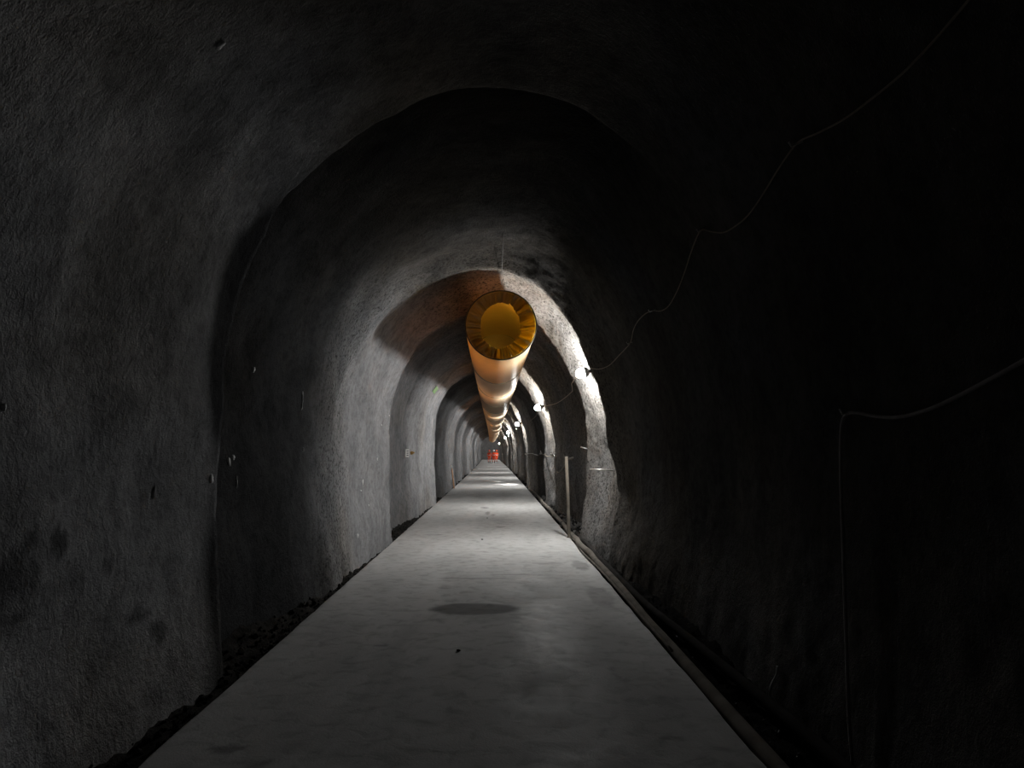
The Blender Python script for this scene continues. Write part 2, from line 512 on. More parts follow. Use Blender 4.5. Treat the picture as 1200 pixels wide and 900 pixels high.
# seepage stains on the near left wall (position along the drive, height, half sizes, strength)
warmth = np.clip(.35 * wR + .45 * wC + .25 * fbm(XX * .8, DD * .8, ZZ * .8, 51, 2), 0, 1)
leftside = (UU < .36)
def stain(d0, z0, sd, sz, k, rag=.35):
    global tone
    q = ((DD - d0) / sd) ** 2 + ((ZZ - z0) / sz) ** 2
    q = q + rag * fbm(XX * 9, DD * 9, ZZ * 9, 61, 2)
    tone = tone * np.where(leftside, 1 - k * (1 - sm(.35, 1.1, q)), 1)
def onleft(px, py):
    r = pix_ray(px, py)
    p = CAM + r * (-2.36 / r.x)
    return p.y, p.z
for px, py, sd, sz, k in ((35, 629, .06, .09, .6), (66, 633, .08, .11, .65), (118, 662, .07, .05, .5), (15, 676, .22, .12, .4), (60, 690, .30, .06, .3),
                          (150, 722, .20, .05, .55), (170, 738, .12, .09, .5), (8, 730, .15, .05, .45), (150, 470, .25, .12, .18), (60, 80, .35, .2, .3),
                          (160, 190, .35, .25, .25), (30, 240, .3, .2, .22), (70, 420, .3, .16, .2)):
    d_, z_ = onleft(px, py)
    stain(d_, z_, sd, sz, k)
tone = np.clip(tone, .03, 1.5)
wet = np.clip(.18 + .8 * sm(9.3, 10.2, DD) * (1 - sm(11.2, 12.0, DD)) * wL + .8 * sm(10.5, 12, DD) * np.clip(wR + wC, 0, 1), 0, 1)   # how open the pores of the spray are

# shared vertex normals so the three surfaces meet without a seam
dU = np.gradient(WALL, axis=1)
dD = np.gradient(WALL, axis=0)
NRM = np.cross(dU, dD)
NRM /= np.linalg.norm(NRM, axis=-1, keepdims=True) + 1e-9
if NRM[100, 60, 0] < 0: NRM = -NRM      # left wall must face +x
FLIP = False
iL, iR = int(NC * .345), int(NC * .66)
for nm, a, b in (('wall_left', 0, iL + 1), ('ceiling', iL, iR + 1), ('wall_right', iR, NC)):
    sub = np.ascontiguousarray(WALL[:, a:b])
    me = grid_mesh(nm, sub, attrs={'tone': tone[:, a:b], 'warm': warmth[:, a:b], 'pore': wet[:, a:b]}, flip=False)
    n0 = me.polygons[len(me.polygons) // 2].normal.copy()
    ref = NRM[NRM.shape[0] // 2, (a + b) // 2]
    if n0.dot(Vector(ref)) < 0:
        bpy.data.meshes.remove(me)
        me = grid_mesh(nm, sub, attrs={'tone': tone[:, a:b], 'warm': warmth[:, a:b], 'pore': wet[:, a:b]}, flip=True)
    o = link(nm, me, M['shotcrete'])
    me.normals_split_custom_set_from_vertices(NRM[:, a:b].reshape(-1, 3).tolist())
    tag(o, {'wall_left': 'rough grey sprayed concrete left wall of the tunnel', 'ceiling': 'dark arched sprayed concrete tunnel roof',
            'wall_right': 'dark sprayed concrete right wall with the lamps'}[nm], {'ceiling': 'ceiling'}.get(nm, 'wall'), kind='structure')
    if nm == 'wall_left': wall_left = o
    if nm == 'wall_right': wall_right = o

# coarse copy for finding points on the rock
cr = WALL[::2, ::2]
n_, m_ = cr.shape[:2]
ci = np.arange(n_ * m_).reshape(n_, m_)
cq = np.stack([ci[:-1, :-1], ci[:-1, 1:], ci[1:, 1:], ci[1:, :-1]], -1).reshape(-1, 4)
BVH = BVHTree.FromPolygons([tuple(v) for v in cr.reshape(-1, 3).tolist()], cq.tolist())
def rock(px, py, off=0.03):
    """point on the rock seen at a pixel, lifted off it by off; and the inward normal"""
    r = pix_ray(px, py)
    p, n, i, d = BVH.ray_cast(CAM, r)
    if n.dot(r) > 0: n = -n
    return p + n * off, n
def wall_x(d, z, side):
    p, n, i, t = BVH.ray_cast(Vector((float(bend(d)), d, z)), Vector((side, 0, 0)))
    return p.x

# end of the drive, far beyond the people, and behind the camera
for nm, d, ro in (('wall_end', D1 - .3, 0), ('wall_back', D0 + .3, math.pi)):
    n = 26
    g = np.zeros((n, n, 3))
    xs = np.linspace(-2.6, 2.5, n) + float(bend(d))
    zs = np.linspace(-.5, 4.9, n)
    for i in range(n):
        for j in range(n):
            g[i, j] = (xs[j], d, zs[i])
    g[..., 1] += .12 * noise3(g[..., 0] * 1.3, g[..., 1], g[..., 2] * 1.3, 77)
    me = grid_mesh(nm, g, attrs={'tone': np.full((n, n), .7), 'warm': np.full((n, n), .2), 'pore': np.zeros((n, n))}, flip=(d < 0))
    tag(link(nm, me, M['shotcrete']), 'rough concrete face closing the tunnel ' + ('far away' if d > 0 else 'behind the viewer'), 'wall', kind='structure')

# ------------------------------------------------------------------ slab and gutters
SL, SR = -1.83, 1.385
fr_rows = np.r_[np.arange(D0, 0, .4), np.arange(0, 14, .05), np.arange(14, 40, .12), np.arange(40, D1 + .01, .5)]
xs = np.r_[[SL + .012, SL], np.linspace(SL, SR, 82), [SR, SR]]
cols = []
nx = 82
tvals = np.r_[np.linspace(SL + .02, SR - .02, nx)]
FD, FX = np.meshgrid(fr_rows, tvals, indexing='ij')
FZ = .005 * noise3(FX * .8, FD * .5, FX * 0, 5) + .003 * noise3(FX * 3, FD * 3, FX * 0, 6)
# rougher, wetter wheel track right of the middle
trk = np.exp(-((FX - .42 - .05 * np.sin(FD)) / .26) ** 2) * sm(3.2, 4.2, FD) * (1 - sm(9.5, 12, FD))
trk = trk * np.clip(.65 + .9 * fbm(FX * 2.5, FD * 1.5, FX * 0, 8, 2), 0, 1)
FZ = FZ + trk * .010 * fbm(FX * 16, FD * 9, FX * 0, 12, 2)
ftone = np.ones_like(FX) * .95
def fst(x, d, sx, sd, k, rag=.3):
    global ftone
    q = ((FX - x) / sx) ** 2 + ((FD - d) / sd) ** 2 + rag * fbm(FX * 5, FD * 5, FX * 0, 14, 2)
    m_ = (1 - sm(.6, 1.05, q))
    ftone = ftone * (1 - k * m_)
    return m_
fwet = .13 * np.clip(trk, 0, 1) + .06 * sm(.4, 1.3, FX) * np.clip(.5 + fbm(FX, FD * .5, FX * 0, 15, 2), 0, 1)
pm_ = fst(-.22, 7.98, .50, .32, .55, .10)
fwet = fwet * (1 - pm_)
for a in ((.05, 37.6, .5, .7, .35), (.75, 37.4, .45, .8, .3), (-.35, 41, .9, 1.0, .35)):
    fwet = np.maximum(fwet, 1.0 * fst(*a))
for a in ((-1.45, 4.35, .10, .07, .45), (-1.5, 4.05, .22, .05, .25), (-1.30, 4.15, .18, .04, .22), (-.95, 6.55, .06, .05, .4), (1.2, 11.0, .12, .5, .35), (1.15, 8.6, .16, .7, .25),
          (.72, 11.2, .25, .12, .2), (-.35, 9.9, .5, .05, .35), (.25, 10.2, .3, .04, .3), (.1, 16.5, .10, .12, .45), (-.15, 14.9, .07, .06, .5),
          (-.2, 20.2, .06, .5, .4), (-.05, 19.6, .05, .3, .35), (.3, 18.2, .14, .08, .4), (-.3, 22.0, .12, .3, .45), (-1.2, 15, .3, .06, .3)):
    fst(*a)
top = np.stack([FX + bend(FD), FD, FZ], -1)
def edge(x, z): return np.stack([np.full(len(fr_rows), x) + bend(fr_rows) + .006 * noise3(fr_rows * 3, fr_rows * 0, fr_rows * 0, 2), fr_rows, np.full(len(fr_rows), z)], -1)[:, None]
FP = np.concatenate([edge(SL, -.45), edge(SL, -.02), edge(SL + .008, -.005), top, edge(SR - .008, -.005), edge(SR, -.02), edge(SR, -.45)], 1)
padc = lambda A: np.concatenate([np.repeat(A[:, :1], 3, 1), A, np.repeat(A[:, -1:], 3, 1)], 1)
me = grid_mesh('floor', FP, attrs={'tone': padc(ftone), 'wet': padc(np.clip(fwet, 0, 1))})
if me.polygons[len(me.polygons) // 2].normal.z < 0:
    bpy.data.meshes.remove(me)
    me = grid_mesh('floor', FP, attrs={'tone': padc(ftone), 'wet': padc(np.clip(fwet, 0, 1))}, flip=True)
floor = tag(link('floor', me, M['slab']), 'smooth grey concrete slab running down the tunnel', 'floor', kind='structure')

def gutter(name, x0, x1, z, seed, m, lab):
    gr = np.r_[np.arange(D0, 0, .4), np.arange(0, 26, .06), np.arange(26, D1 + .01, .4)]
    gx = np.linspace(x0, x1, 26)
    GD, GX = np.meshgrid(gr, gx, indexing='ij')
    t = (GX - x0) / (x1 - x0)
    if x0 < 0: t = 1 - t          # t: 0 at the slab, 1 at the wall
    GZ = z(GD, t) + .030 * fbm(GX * 4, GD * 4, GX * 0, seed, 3) + .012 * fbm(GX * 18, GD * 18, GX * 0, seed + 5, 2)
    P = np.stack([GX + bend(GD), GD, GZ], -1)
    me = grid_mesh(name, P)
    if me.polygons[0].normal.z < 0:
        bpy.data.meshes.remove(me)
        me = grid_mesh(name, P, flip=True)
    return tag(link(name, me, m), lab, 'gutter', kind='structure'), (GX + bend(GD), GD, GZ)
gl, GL = gutter('trim_1', -2.65, SL + .02, lambda D, t: -.20 + .22 * sm(.35, 1.0, t) * (.75 + .5 * noise3(D * 1.3, D * 0, D * 0, 19)) + .10 * sm(13, 18, D) + .22 * (1 - sm(5.4, 6.3, D)) * sm(.45, .95, t), 81, M['dirt'],
                'dark earth gutter between slab and left wall')
gr_, GR = gutter('trim_2', SR - .02, 2.45, lambda D, t: -.14 + .12 * sm(.45, 1.0, t) + .04 * sm(12, 18, D) + .10 * sm(14.6, 16, D) * (1 - sm(26, 30, D)) * sm(.04, .2, t), 91, M['wet_dirt'],
                 'wet dark gutter between slab and right wall')

# loose gravel in both gutters: far too many crumbs to count
def gravel(name, G, n, near, far, m, lab, smax, seed, tmin, tmax):
    rr = np.random.default_rng(seed)
    phi = (1 + 5 ** .5) / 2
    ico = np.array([(-1, phi, 0), (1, phi, 0), (-1, -phi, 0), (1, -phi, 0), (0, -1, phi), (0, 1, phi), (0, -1, -phi), (0, 1, -phi),
                    (phi, 0, -1), (phi, 0, 1), (-phi, 0, -1), (-phi, 0, 1)]) / 1.9
    tri = np.array([(0, 11, 5), (0, 5, 1), (0, 1, 7), (0, 7, 10), (0, 10, 11), (1, 5, 9), (5, 11, 4), (11, 10, 2), (10, 7, 6), (7, 1, 8),
                    (3, 9, 4), (3, 4, 2), (3, 2, 6), (3, 6, 8), (3, 8, 9), (4, 9, 5), (2, 4, 11), (6, 2, 10), (8, 6, 7), (9, 8, 1)])
    gx, gd, gz = G
    V, F = [], []
    for k in range(n):
        d = near + (far - near) * rr.random() ** 1.7
        i = np.searchsorted(gd[:, 0], d)
        j = int(np.clip((tmin + (tmax - tmin) * rr.random()) * (gx.shape[1] - 1), 0, gx.shape[1] - 1))
        s = smax * (.25 + .75 * rr.random() ** 2.5)
        v = ico * s * rr.uniform(.6, 1.2, 3) * rr.uniform(.8, 1.15, (12, 1))
        a = rr.random() * 6.28
        v = v @ np.array([[math.cos(a), -math.sin(a), 0], [math.sin(a), math.cos(a), 0], [0, 0, 1]])
        V.append(v + np.array([gx[i, j] + rr.uniform(-.02, .02), d, gz[i, j] + s * .25]))
        F.append(tri + 12 * k)
    me = bpy.data.meshes.new(name)
    me.from_pydata(np.concatenate(V).tolist(), [], np.concatenate(F).tolist())
    o = link(name, me, m, smooth=False)
    return tag(o, lab, 'gravel', kind='stuff')
gravel('gravel', GL, 2600, 3.0, 40, M['stone_dry'], 'dark loose gravel and crumbs in the left gutter', .035, 3, .35, .96)
gravel('gravel', GR, 3000, 3.6, 40, M['stone_wet'], 'glinting wet gravel in the right gutter beside the hoses', .017, 4, .06, .75)

M['rubble'] = make_dirt('dusty_rubble', (0.04, 0.038, 0.036), (0.15, 0.145, 0.14), 0.9)
gravel('rubble', GR, 420, 14.0, 30, M['rubble'], 'heap of broken rubble in the right gutter beyond the standing pipe', .075, 9, .08, .55)

# mortar splashes stuck on the left wall
def splash(px, py, w_, h_, seed):
    p, n = rock(px, py, .0)
    rr = random.Random(seed)
    t1 = Vector((0, 0, 1)).cross(n).normalized()
    t2 = n.cross(t1)
    bm = bmesh.new()
    K = 14
    c = bm.verts.new(p + n * .012)
    r1, r0 = [], []
    for k in range(K):
        a = 2 * math.pi * k / K
        q = rr.uniform(.55, 1.15)
        v = t1 * math.cos(a) * w_ * q + t2 * math.sin(a) * h_ * q
        r1.append(bm.verts.new(p + v * .7 + n * .010))
        r0.append(bm.verts.new(p + v - n * .012))
    for k in range(K):
        k2 = (k + 1) % K
        bm.faces.new((c, r1[k], r1[k2]))
        bm.faces.new((r1[k], r0[k], r0[k2], r1[k2]))
    bm_obj('mortar_splash', bm, M['mortar'], wall_left)
for i, (px, py, a, b) in enumerate(((268, 541, .035, .055), (273, 536, .05, .03), (247, 561, .045, .05), (277, 564, .012, .075), (297, 433, .03, .045),
                                     (354, 470, .008, .14), (355, 527, .012, .03), (180, 577, .008, .06), (258, 52, .03, .05),
                                     (447, 498, .02, .02), (456, 487, .03, .02), (425, 565, .04, .06), (419, 628, .05, .04),
                                     (442, 538, .015, .04), (4, 477, .02, .025), (423, 575, .05, .02), (432, 592, .02, .02))):
    splash(px, py, a, b, 100 + i)

# ------------------------------------------------------------------ ventilation duct
DR = 0.597
d_front = 12.8
dc = at(587, 381, d_front)
DX, DZ = dc.x, dc.z
duct = empty('ventilation_duct', (DX, d_front, DZ))
tag(duct, 'cream fabric ventilation duct with gathered amber mouth hanging under the roof', 'ventilation duct')
def duct_c(d):
    s = (d - d_front) / 4.7
    z = DZ - .03 * math.sin(math.pi * (s % 1.0)) + .0006 * (d - d_front)
    return DX - .015 * (d - d_front) * math.exp(-(d - d_front) / 30) * .4 + float(bend(d)), z
sec_len = 4.7
nsec = int((D1 - 3 - d_front) / sec_len)
for s in range(nsec):
    a = d_front + s * sec_len
    near = s < 3
    nr, ncol = (90, 96) if s == 0 else ((40, 56) if near else (14, 36))
    ys = np.linspace(a, a + sec_len, nr)
    P = np.zeros((nr, ncol, 3))
    for i, y in enumerate(ys):
        cx_, cz_ = duct_c(y)
        e = min(y - a, a + sec_len - y)
        th = np.arange(ncol) / ncol * 2 * math.pi
        r_ = DR * (1 - .025 * math.exp(-e / .10)) + .004 * np.sin(th * 3 + s) 
        wr = .006 * math.exp(-e / .35)
        r_ = r_ + wr * noise3(th * 7, np.full(ncol, y * 2.), th * 0, 40 + s)
        if s == 0:      # creased hem behind the hoop
            r_ = r_ + .012 * math.exp(-((y - a - .16) / .10) ** 2) * noise3(np.cos(th) * 5, np.sin(th) * 5, np.full(ncol, y * 4), 60)
        P[i, :, 0] = cx_ + r_ * np.cos(th)
        P[i, :, 1] = y
        P[i, :, 2] = cz_ + r_ * np.sin(th) * (1 - .02)
    link('duct_section', grid_mesh('duct_section', P, closed=True, flip=True), M['duct_mouth' if s == 0 else 'duct'], duct)
    if s:
        bm = bmesh.new()
        cx_, cz_ = duct_c(a)
        tube(bm, [Vector((cx_ + (DR - .004) * math.cos(t), a, cz_ + (DR - .004) * .98 * math.sin(t))) for t in np.linspace(0, 2 * math.pi, 49)], .014, 6, False)
        bm_obj('seam_band', bm, M['seam'], duct)
# hoop at the mouth
bm = bmesh.new()
tube(bm, [Vector((DX + DR * math.cos(t), d_front - .005, DZ + DR * .985 * math.sin(t))) for t in np.linspace(0, 2 * math.pi, 73)], .011, 8, False)
bm_obj('hoop', bm, M['hoop'], duct)
# gathered collar: pleats drawn in to an egg-shaped opening
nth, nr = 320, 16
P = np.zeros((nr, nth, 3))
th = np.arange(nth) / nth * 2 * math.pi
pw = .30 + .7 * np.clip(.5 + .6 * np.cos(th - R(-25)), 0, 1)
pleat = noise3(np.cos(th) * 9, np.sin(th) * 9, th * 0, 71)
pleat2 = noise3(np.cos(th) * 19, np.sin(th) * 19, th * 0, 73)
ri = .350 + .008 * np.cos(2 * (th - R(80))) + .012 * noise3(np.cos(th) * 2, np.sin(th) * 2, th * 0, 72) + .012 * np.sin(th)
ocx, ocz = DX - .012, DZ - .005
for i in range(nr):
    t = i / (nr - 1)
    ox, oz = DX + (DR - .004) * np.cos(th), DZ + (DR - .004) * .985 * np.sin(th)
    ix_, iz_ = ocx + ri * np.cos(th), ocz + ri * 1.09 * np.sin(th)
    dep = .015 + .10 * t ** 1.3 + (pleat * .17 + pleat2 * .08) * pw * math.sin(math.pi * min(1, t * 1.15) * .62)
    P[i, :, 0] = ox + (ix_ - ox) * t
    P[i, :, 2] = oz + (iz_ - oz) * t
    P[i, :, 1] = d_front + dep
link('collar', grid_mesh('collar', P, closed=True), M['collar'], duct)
# hangers
def hanger(a, b, r=.004):
    bm = bmesh.new()
    tube(bm, [a, (Vector(a) + Vector(b)) / 2, b], r, 6)
    bm_obj('hanger_wire', bm, M['wire'], duct)
top_, tn_ = rock(591, 252, -.02)
hanger((DX + .0, d_front, DZ + DR * .985), top_)
for s in range(1, nsec):
    a = d_front + s * sec_len
    cx_, cz_ = duct_c(a)
    p, n, i, t = BVH.ray_cast(Vector((cx_, a, cz_)), Vector((0, 0, 1)))
    hanger((cx_, a, cz_ + DR * .97), (cx_, a, p.z + .02))

# ------------------------------------------------------------------ lamps on the right wall
ORD = ['first', 'second', 'third', 'fourth', 'fifth', 'sixth', 'seventh', 'eighth', 'ninth', 'tenth', 'eleventh', 'twelfth']
LAMP_AT = [at(683, 437, 13.3), at(631.5, 477.5, 22.3), at(607, 497, 35.6)]
d_ = 46.5
while d_ < 140:
    x = wall_x(d_, 3.0, 1) - .12
    LAMP_AT.append(Vector((x, d_, 3.02)))
    d_ += 11.6
def lamp(p, label):
    root = empty('work_lamp', p)
    tag(root, label, 'lamp', 'string of lamps along the right wall')
    ax = Vector((-.96, -.10, -.24)).normalized()
    bm = bmesh.new()
    pr = []
    r_ = .090
    for k in range(15):
        a = math.pi * k / 14
        h = -math.cos(a) * r_
        if h > 0: h *= 1.45
        pr.append((max(0, math.sin(a) * r_) if 0 < k < 14 else 0, h))
    lathe(bm, pr, p, ax, 20)
    bm_obj('bulb', bm, M['glass'], root)
    bm = bmesh.new()
    lathe(bm, [(.0915, -.012), (.097, -.010), (.098, -.03), (.088, -.062), (.060, -.098), (.030, -.110), (.030, -.165), (.022, -.172), (0, -.172)], p, ax, 18)
    bm_obj('socket', bm, M['housing'], root)
    bm = bmesh.new()
    back = p - ax * .16
    hit, n, i, t = BVH.ray_cast(p, Vector((1, -.05, .25)).normalized())
    q = hit + Vector((.02, 0, 0)) if hit is not None and t < 1.2 else back + Vector((.12, 0, .1))
    tube(bm, spline([back, back + Vector((.04, -.01, .05)), (back + q) / 2 + Vector((0, 0, .06)), q], 5), .008, 6)
    bm_obj('hook', bm, M['metal'], root)
    return q, back
anchors = []
for i, p in enumerate(LAMP_AT):
    lab = {0: 'glowing white lamp nearest the duct mouth on the right wall',
           1: 'second glowing lamp from the duct mouth along right wall',
           2: 'third glowing lamp from the duct mouth along right wall'}.get(i, '%s glowing lamp from the duct mouth, tiny and far down right wall' % ORD[i])
    anchors.append(lamp(p, lab))

# cable looping from lamp to lamp
bm = bmesh.new()
for (q0, b0), (q1, b1) in zip(anchors, anchors[1:]):
    a, b = b0, b1
    P = sag(a, b, .18 if a.y < 30 else .25, 26)
    lim = [min(p.x, wall_x(p.y, p.z, 1) - .03) for p in P]
    lim = [min(lim[max(0, i - 2):i + 3]) if i else lim[0] for i in range(len(P))]
    lim = [sum(lim[max(0, i - 1):i + 2]) / len(lim[max(0, i - 1):i + 2]) for i in range(len(P))]
    P = [Vector((x, p.y, p.z)) for x, p in zip(lim, P)]
    tube(bm, P, .009 if a.y < 30 else .012, 5)
tag(bm_obj('lamp_cable', bm, M['cable_pale']), 'thin pale cable strung between the glowing lamps', 'cable')

def wall_cable(name, pts, r, m, label, hooks, n=7, off=.035):
    root = empty(name, rock(*pts[0], off)[0])
    tag(root, label, 'cable')
    P = []
    for px, py in pts: P.append(rock(px, py, off)[0])
    bm = bmesh.new()
    tube(bm, spline(P, n), r, 7)
    bm_obj('cord', bm, m, root)
    for px, py in hooks:
        p, n_ = rock(px, py, off)
        bm = bmesh.new()
        tube(bm, [p - n_ * (off + .03), p + n_ * .035, p + n_ * .05 + Vector((0, 0, .03))], .006, 6)
        bm_obj('hook', bm, M['metal'], root)
    return root
ca = [(694, 431), (704, 432), (716, 428), (728, 416), (741, 401), (745, 386), (750, 376), (759, 367), (768, 363), (778, 363), (787, 357), (797, 340), (806, 318), (813, 297), (821, 276),
      (827, 267), (838, 269), (852, 270), (866, 263), (882, 250), (898, 228), (915, 200), (933, 174), (945, 162), (968, 152), (1000, 134), (1035, 108), (1065, 84), (1100, 48), (1140, 2), (1165, -30)]
wall_cable('feed_cable', ca, .0055, M['cable_pale'], 'thin pale cable looping along upper right wall to the first lamp',
           ((827, 267), (768, 363), (741, 401), (940, 166)))
cb = [(1230, 410), (1200, 427), (1165, 446), (1130, 464), (1095, 480), (1062, 488), (1035, 487), (1012, 483), (1000, 484), (994, 494), (992, 515), (992, 560), (994, 620), (996, 680),
      (999, 760), (1002, 840), (1007, 900), (1009, 930)]
wall_cable('power_cable', cb, .010, M['cable_grey'], 'thicker grey cable hooked on right wall and hanging straight down', ((1001, 483),))

# ------------------------------------------------------------------ hoses along the right edge of the slab
def hose(name, pts, r, m, label):
    bm = bmesh.new()
    P = []
    for p in spline(pts, 6):
        x = min(p.x, wall_x(p.y, .04, 1) - r - .015)
        z = max(p.z, r + .006) if x < SR + r + .01 else p.z      # climbs onto the slab where the rock leaves no room
        P.append(Vector((x, p.y, z)))
    P = [(P[max(0, i - 1)] + P[i] * 2 + P[min(len(P) - 1, i + 1)]) / 4 for i in range(len(P))]
    tube(bm, P, r, 10)
    return tag(bm_obj(name, bm, m), label, 'hose')
def B(d): return float(bend(d))
hose('water_hose', [(1.50, 2.2, -.06), (1.475, 3.2, -.05), (1.455, 4.2, -.03), (1.45, 5.2, -.025), (1.46, 6.4, -.03), (1.45, 7.6, -.02), (1.48, 9.0, -.02), (1.475, 10.2, -.01), (1.46, 11.4, .0),
                    (1.40, 12.6, .05), (1.41, 13.4, .05), (1.47, 14.3, .0), (1.46, 15.6, -.02), (1.5, 17.5, -.02), (1.42, 19, .04), (1.50, 21, .0), (1.40, 23.5, .04), (1.5, 26, -.02), (1.52, 32, -.03)],
     .048, M['hose'], 'thick grey hose snaking along the right slab edge')
hose('air_hose', [(1.88, 2.4, -.05), (1.83, 3.6, -.05), (1.80, 4.6, -.04), (1.76, 5.8, -.05), (1.70, 7.0, -.05), (1.62, 8.4, -.05), (1.585, 9.8, -.03), (1.57, 11.0, -.02), (1.55, 12.0, -.0),
                  (1.57, 13.2, .01), (1.56, 14.2, .01), (1.60, 15.2, -.03), (1.64, 18, -.04)], .042, M['hose_dark'], 'dark hose lying in the wet gutter near the right wall')
hose('slab_edge_cable', [(1.40, 6.2, .0), (1.395, 7.4, .012), (1.40, 9.0, .012), (1.39, 10.5, .015), (1.36, 12.0, .02), (1.365, 13.0, .02), (1.40, 13.8, .0), (1.44, 14.8, -.04)],
     .014, M['hose'], 'thin grey hose pressed against the slab edge')

# standing pipe in the gutter
pb = at(667, 634, 14.4)
pt = at(663.5, 535, 14.55)
pp = empty('standing_pipe', (pb.x, pb.y, pb.z - .1))
tag(pp, 'upright dusty pipe standing in the gutter by the right wall', 'pipe')
bm = bmesh.new()
tube(bm, [Vector((pb.x, pb.y, -.14)), pb, pb.lerp(pt, .5) + Vector((.008, 0, 0)), pt], .031, 12)
bm_obj('shaft', bm, M['pipe'], pp)
bm = bmesh.new()
lathe(bm, [(.05, -.12), (.05, -.02), (.033, .01), (.027, .03)], (pb.x, pb.y, .02), (0, 0, 1), 14)
bm_obj('foot', bm, M['pipe'], pp)

# pins sticking out of the right wall
def pin(a, b, r, label):
    bm = bmesh.new()
    d = (Vector(b) - Vector(a)).normalized()
    tube(bm, [a, b], r, 8)
    for k in range(1, 5):
        q = Vector(a).lerp(Vector(b), k / 5)
        lathe(bm, [(r, -.004), (r * 1.25, 0), (r, .004)], q, d, 8)
    tag(bm_obj('rock_pin', bm, M['metal']), label, 'pin', 'steel pins in the right wall')
p1 = at(691, 550, 13.0); w1 = wall_x(13.0, p1.z, 1)
pin((w1 + .06, 13.0, p1.z - .02), (min(p1.x, w1 - .18), 13.0, p1.z), .013, 'steel pin standing out of the pale right wall below the first lamp')
p2 = at(675, 525, 15.6); w2 = wall_x(15.6, p2.z, 1)
pin((w2 + .06, 15.6, p2.z - .04), (w2 - .16, 15.6, p2.z + .02), .012, 'short steel pin in dark right wall above the standing pipe')
p3, n3 = rock(897, 815, 0)
bm = bmesh.new()
gx_, gd_ = 1.86, 5.35
tube(bm, spline([Vector((gx_, gd_, -.12)), Vector((gx_ + .01, gd_, .0)), Vector((gx_ + .05, gd_, .08)), Vector((gx_ + .06, gd_, .14))], 4), .006, 6)
tag(bm_obj('bent_wire', bm, M['metal']), 'short bent wire sticking up from the right gutter', 'wire')

# air line with couplings at hand height on the right wall
zl = 1.47
line = empty('air_line', (wall_x(19.8, zl, 1) - .05, 19.8, zl))
tag(line, 'wall air line with bright couplings and a hanging hose loop beyond the standing pipe', 'pipe')
pts = []
for k, d in enumerate(np.arange(19.8, 44, .7)):
    pts.append(Vector((wall_x(float(d), zl, 1) - .055, float(d), zl + .03 * math.sin(k * 1.3))))
xm = [p.x for p in pts]
pts = [Vector((min(xm[max(0, i - 1):i + 2]), p.y, p.z)) for i, p in enumerate(pts)]
bm = bmesh.new()
tube(bm, spline(pts, 3), .016, 7)
bm_obj('line', bm, M['pipe'], line)
def coupling(p, ax):
    bm = bmesh.new()
    lathe(bm, [(0, -.10), (.024, -.10), (.024, -.06), (.042, -.055), (.042, -.015), (.030, -.01), (.030, .01), (.042, .015), (.042, .055), (.024, .06), (.024, .10), (0, .10)], p, ax, 12)
    o = bm_obj('coupling', bm, M['metal'], line)
    bm = bmesh.new()
    tube(bm, [p + Vector((0, 0, .03)), p + Vector((-.01, 0, .085))], .012, 8)
    bx(bm, p + Vector((-.01, .03, .092)), (.022, .11, .014), bev=.004)
    me = bpy.data.meshes.new('valve_lever')
    bm.to_mesh(me); bm.free()
    lv = bpy.data.objects.new('valve_lever', me)
    me.materials.append(M['metal'])
    C.objects.link(lv)
    lv.parent = o
coupling(pts[0] + Vector((-.02, 0, .0)), (0, 1, 0))
coupling(pts[2] + Vector((-.02, 0, .02)), (.1, 1, 0))
coupling(pts[11] + Vector((-.03, 0, .02)), (0, 1, 0))
a0 = pts[0] + Vector((-.02, -.1, -.02))
bm = bmesh.new()
tube(bm, spline([a0, a0 + Vector((-.03, -.05, -.16)), a0 + Vector((-.01, -.30, -.36)), a0 + Vector((.03, -.9, -.36)), a0 + Vector((.10, -1.5, -.18)), a0 + Vector((.16, -1.8, -.04)), a0 + Vector((.30, -1.9, .02))], 6), .024, 8)
bm_obj('hose_loop', bm, M['hose'], line)

# ------------------------------------------------------------------ small things on the left wall
def plate(name, px, py, w_, h_, th_, m, label, cat, roll=0, stripes=0, lift=.0):
    p, n = rock(px, py, th_ / 2 + .012 + lift)
    n = (n - pix_ray(px, py) * (lift * 12)).normalized()      # hangs at a slant off the rock
    t1 = Vector((0, 0, 1)).cross(n).normalized()
    t2 = n.cross(t1)
    Mx = Matrix((t1, t2, n)).transposed() @ Matrix.Rotation(roll, 3, 'Z')
    root = empty(name, p)
    tag(root, label, cat)
    bm = bmesh.new()
    bx(bm, p, (w_, h_, th_), Mx, .004)
    bm_obj('plate', bm, m, root, False)
    for k in range(stripes):
        bm = bmesh.new()
        bx(bm, p + Mx @ Vector((0, h_ * (.25 - .25 * k), th_ / 2 + .001)), (w_ * .55, h_ * .10, .003), Mx)
        bm_obj('print_line', bm, M['black_print'], root, False)
    bm = bmesh.new()
    q = p + Mx @ Vector((0, h_ * .42, 0))
    tube(bm, [q - n * (th_ / 2 + .05 + lift * 2), q + n * (th_ / 2 + .006)], .006, 6)
    bm_obj('nail', bm, M['metal'], root)
plate('marker_tag', 473.5, 531, .12, .20, .03, M['white_tag'], 'small white tag with black print on the left wall', 'tag', 0, 3, .05)
plate('reflector_tag', 507, 455.5, .13, .20, .02, M['green_tag'], 'small green tag on the dark upper left of the arch', 'tag', -.6, 0, .06)
p, n = rock(481, 531, .02)
bm = bmesh.new()
lathe(bm, [(0, -.04), (.035, -.04), (.045, 0), (.040, .04), (.022, .055), (.022, .08), (0, .085)], p, n, 12)
tag(bm_obj('wall_plug', bm, M['ochre']), 'ochre plug in the left wall beside the white tag', 'plug')
